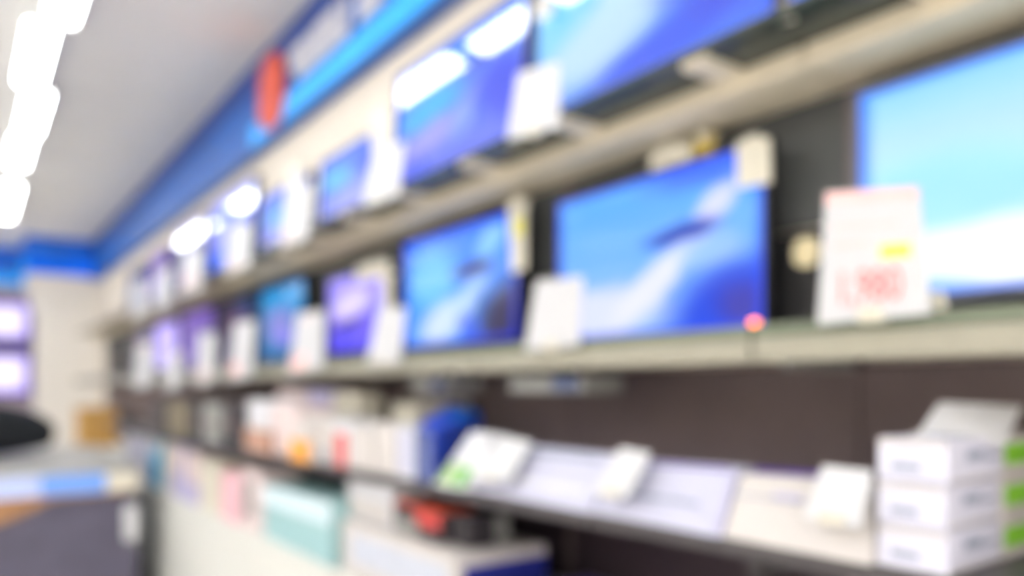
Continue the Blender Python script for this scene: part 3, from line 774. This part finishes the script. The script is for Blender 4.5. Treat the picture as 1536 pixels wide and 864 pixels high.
# big pale carton at the bottom with things on top of it
zt = None
A = P(516, 782, X=.99); 
ztop = A.z
yA = A.y; yB = P(686, 830, X=.99).y
zB2 = P(686, 830, X=.99).z
ztop = (A.z + zB2) / 2
bigc = box('carton', .985, 1.27, yB, yA, SB, ztop, M_warm, None, .003)
tag(bigc, 'large low pale carton with a grey-blue front panel at the bottom of the photo', 'box', GB)
fq = [Vector((.985, yA, ztop)), Vector((.985, yB, ztop)), Vector((.985, yB, SB)), Vector((.985, yA, SB))]
patch('print', bigc, fq, .10, .95, .25, .80, mat('grey_blue_print', (190, 194, 206), .5))
eq = [Vector((.985, yB, ztop)), Vector((1.27, yB, ztop)), Vector((1.27, yB, SB)), Vector((.985, yB, SB))]
patch('print', bigc, eq, .08, 1, .0, .82, mat('navy_print', (30, 40, 128), .5), label='navy end face')
# smaller cream carton left of it
def sitbox(label, xa, xc, ytop, X, depth, zb, m, prints=(), gr=GB, xr=None, rnd=.003):
    a, b = P(xa, ytop, X=X), P(xc, ytop, X=X)
    z1 = P((xa + xc) / 2, ytop, X=X).z
    q = [Vector((X, a.y, z1)), Vector((X, b.y, z1)), Vector((X, b.y, zb)), Vector((X, a.y, zb))]
    o = hexa('carton', q, Vector((depth, 0, 0)), m, None, rnd)
    tag(o, label, 'box', gr)
    for pr in prints: patch('print', o, q, *pr)
    return o
sitbox('white carton between the teal carton and the large pale one', 522, 566, 722, 1.28, .12, SB, M_white, ((.2, .9, .1, .5, M_warm),))
GX = 'cartons on top of the large pale carton'
sitbox('big white carton on top of the large pale carton', 522, 588, 721, 1.03, .11, ztop + .0005, M_white, ((.05, .95, .1, .5, M_warm),), GX)
ba_ = sitbox('black carton with an orange-red top on the large pale carton', 592, 660, 764, 1.03, .11, ztop + .0005, M_bk, ((.05, .55, .05, .55, M_grey), (.5, 1, .45, .95, M_red)), GX)
# orange-red lid surface
bb = [Vector(v) for v in ba_.bound_box]; L0 = ba_.location
x0, x1 = min(v.x for v in bb) + L0.x, max(v.x for v in bb) + L0.x
y0_, y1_ = min(v.y for v in bb) + L0.y, max(v.y for v in bb) + L0.y
zt_ = max(v.z for v in bb) + L0.z
box('lid', x0 + .002, x1 - .002, y0_ + .002, y1_ - .002, zt_, zt_ + .008, M_orange, ba_)['label'] = 'orange-red lid'
sitbox('plain black carton behind the large pale carton edge', 676, 704, 774, 1.06, .08, ztop + .0005, M_bk, (), GX)
sitbox('small grey package beside the plain black carton', 722, 742, 772, 1.16, .05, ztop + .0005, M_grey, ((.2, .8, .4, .7, M_rose),), GX)
# wide grey flat box running back to the wall and the purple carton in front
o = box('carton', .99, 1.40, yB - .34, yB - .02, SB, SB + .06, M_lav, None, .003); tag(o, 'flat white carton with a purple rim at the bottom edge of the photo', 'box', GB)
box('print', 1.02, 1.38, yB - .32, yB - .04, SB + .060, SB + .0612, M_purple, o)

# ------------------------------------------------------------------ grey island counter on the left
YI, XI, ZI = 4.45, .77, EYE - .42
ic = empty('island_counter', (-.6, 5.4, 0), 'grey island counter on the left with a pale blue edge strip and a slate front', 'counter')
box('top', -1.9, XI + .02, YI - .02, 6.35, ZI - .02, ZI, M_ctop, ic, .004)
box('body', -1.88, XI - .02, YI + .06, 6.3, .06, ZI - .02, M_cside, ic)
box('front_panel', -1.88, XI, YI + .02, YI + .06, .06, ZI - .11, M_cside, ic)
box('plinth', -1.8, XI - .06, YI + .1, 6.2, 0, .06, M_black, ic)
box('edge_strip', -1.9, P(60, 720, Y=YI).x, YI - .03, YI + .06, ZI - .12, ZI - .02, M_cblue, ic, .003)
box('edge_strip', P(60, 720, Y=YI).x, P(158, 720, Y=YI).x, YI - .03, YI + .06, ZI - .12, ZI - .02, M_cblue2, ic, .003)['label'] = 'deeper sky blue part of the edge strip'
box('edge_strip', P(158, 720, Y=YI).x, XI, YI - .03, YI + .06, ZI - .12, ZI - .02, M_clear, ic, .003)['label'] = 'beige end of the edge strip'
# tapering wooden apron under the strip
xa_, xb_ = -1.9, XI - .03
q = [Vector((xa_, YI, ZI - .12)), Vector((xb_, YI, ZI - .12)), Vector((xb_, YI, ZI - .135)), Vector((P(80, 744, Y=YI).x, YI, ZI - .145)), Vector((P(40, 770, Y=YI).x, YI, ZI - .20)), Vector((P(0, 787, Y=YI).x, YI, ZI - .245)), Vector((xa_, YI, ZI - .30))]
n = len(q)
mesh('wooden_apron', q + [v + Vector((0, .02, 0)) for v in q], [tuple(range(n)), tuple(range(2 * n - 1, n - 1, -1))] + [(i, (i + 1) % n, n + (i + 1) % n, n + i) for i in range(n)], M_woodtrim, ic)
disc_c = P(197, 785, Y=YI - .02)
o = box('corner_guard', disc_c.x - .035, disc_c.x + .035, YI - .04, YI + .02, disc_c.z - .10, disc_c.z + .10, M_card, ic, .028); o['label'] = 'rounded white guard on the corner'

# black bag lying on the counter
bx0, bx1 = -.95, P(84, 640, Y=5.45).x
bg = empty('bag', ((bx0 + bx1) / 2, 5.3, ZI), 'black soft bag lying on the grey island counter', 'bag')
bm = bmesh.new()
bmesh.ops.create_icosphere(bm, subdivisions=4, radius=1)
cxm, hx = (bx0 + bx1) / 2, (bx1 - bx0) / 2
for v in bm.verts:
    x, y, z = v.co
    k = max(0, x)
    h = .175 * (1 - .30 * k ** 3)
    z2 = math.copysign(abs(z) ** .62, z)
    v.co = Vector((hx * math.copysign(abs(x) ** .8, x), .22 * math.copysign(abs(y) ** .7, y), h + h * z2 + .006 * math.sin(9 * x + 5 * y) * (z > 0) + (.02 * k if z > -.2 else .0)))
    v.co.z = max(0, v.co.z)
for f in bm.faces: f.smooth = True
me = bpy.data.meshes.new('body'); bm.to_mesh(me); bm.free()
link('body', me, Vector((cxm, 5.5, ZI)), M_bag, bg)
# strap loop on the bag
vs, fs = [], []
for i in range(17):
    a = math.pi * i / 16
    c_ = Vector((cxm - .1 + .16 * math.cos(a), 5.38, ZI + .31 + .05 * math.sin(a)))
    for d in ((-.008, -.012), (.008, -.012), (.008, .012), (-.008, .012)):
        vs.append(c_ + Vector((math.cos(a) * d[0], d[1], math.sin(a) * d[0])))
for i in range(16):
    for j in range(4): fs.append((4 * i + j, 4 * i + (j + 1) % 4, 4 * i + 4 + (j + 1) % 4, 4 * i + 4 + j))
mesh('strap', vs, fs, M_bag, bg)

# ochre wooden pedestal near the pillar
a, b = P(120, 640, Y=9.0), P(176, 640, Y=9.0)
zt = P(148, 612, Y=9.0).z
e = empty('pedestal', ((a.x + b.x) / 2, 9.2, 0), 'ochre wooden pedestal box in front of the cream pillar', 'pedestal')
box('body', a.x, b.x, 9.0, 9.4, .05, zt - .03, M_woodbox, e, .006)
box('top', a.x - .01, b.x + .01, 8.99, 9.41, zt - .03, zt, M_woodbox, e, .006)
box('plinth', a.x + .02, b.x - .02, 9.02, 9.38, 0, .05, M_woodtrim, e)
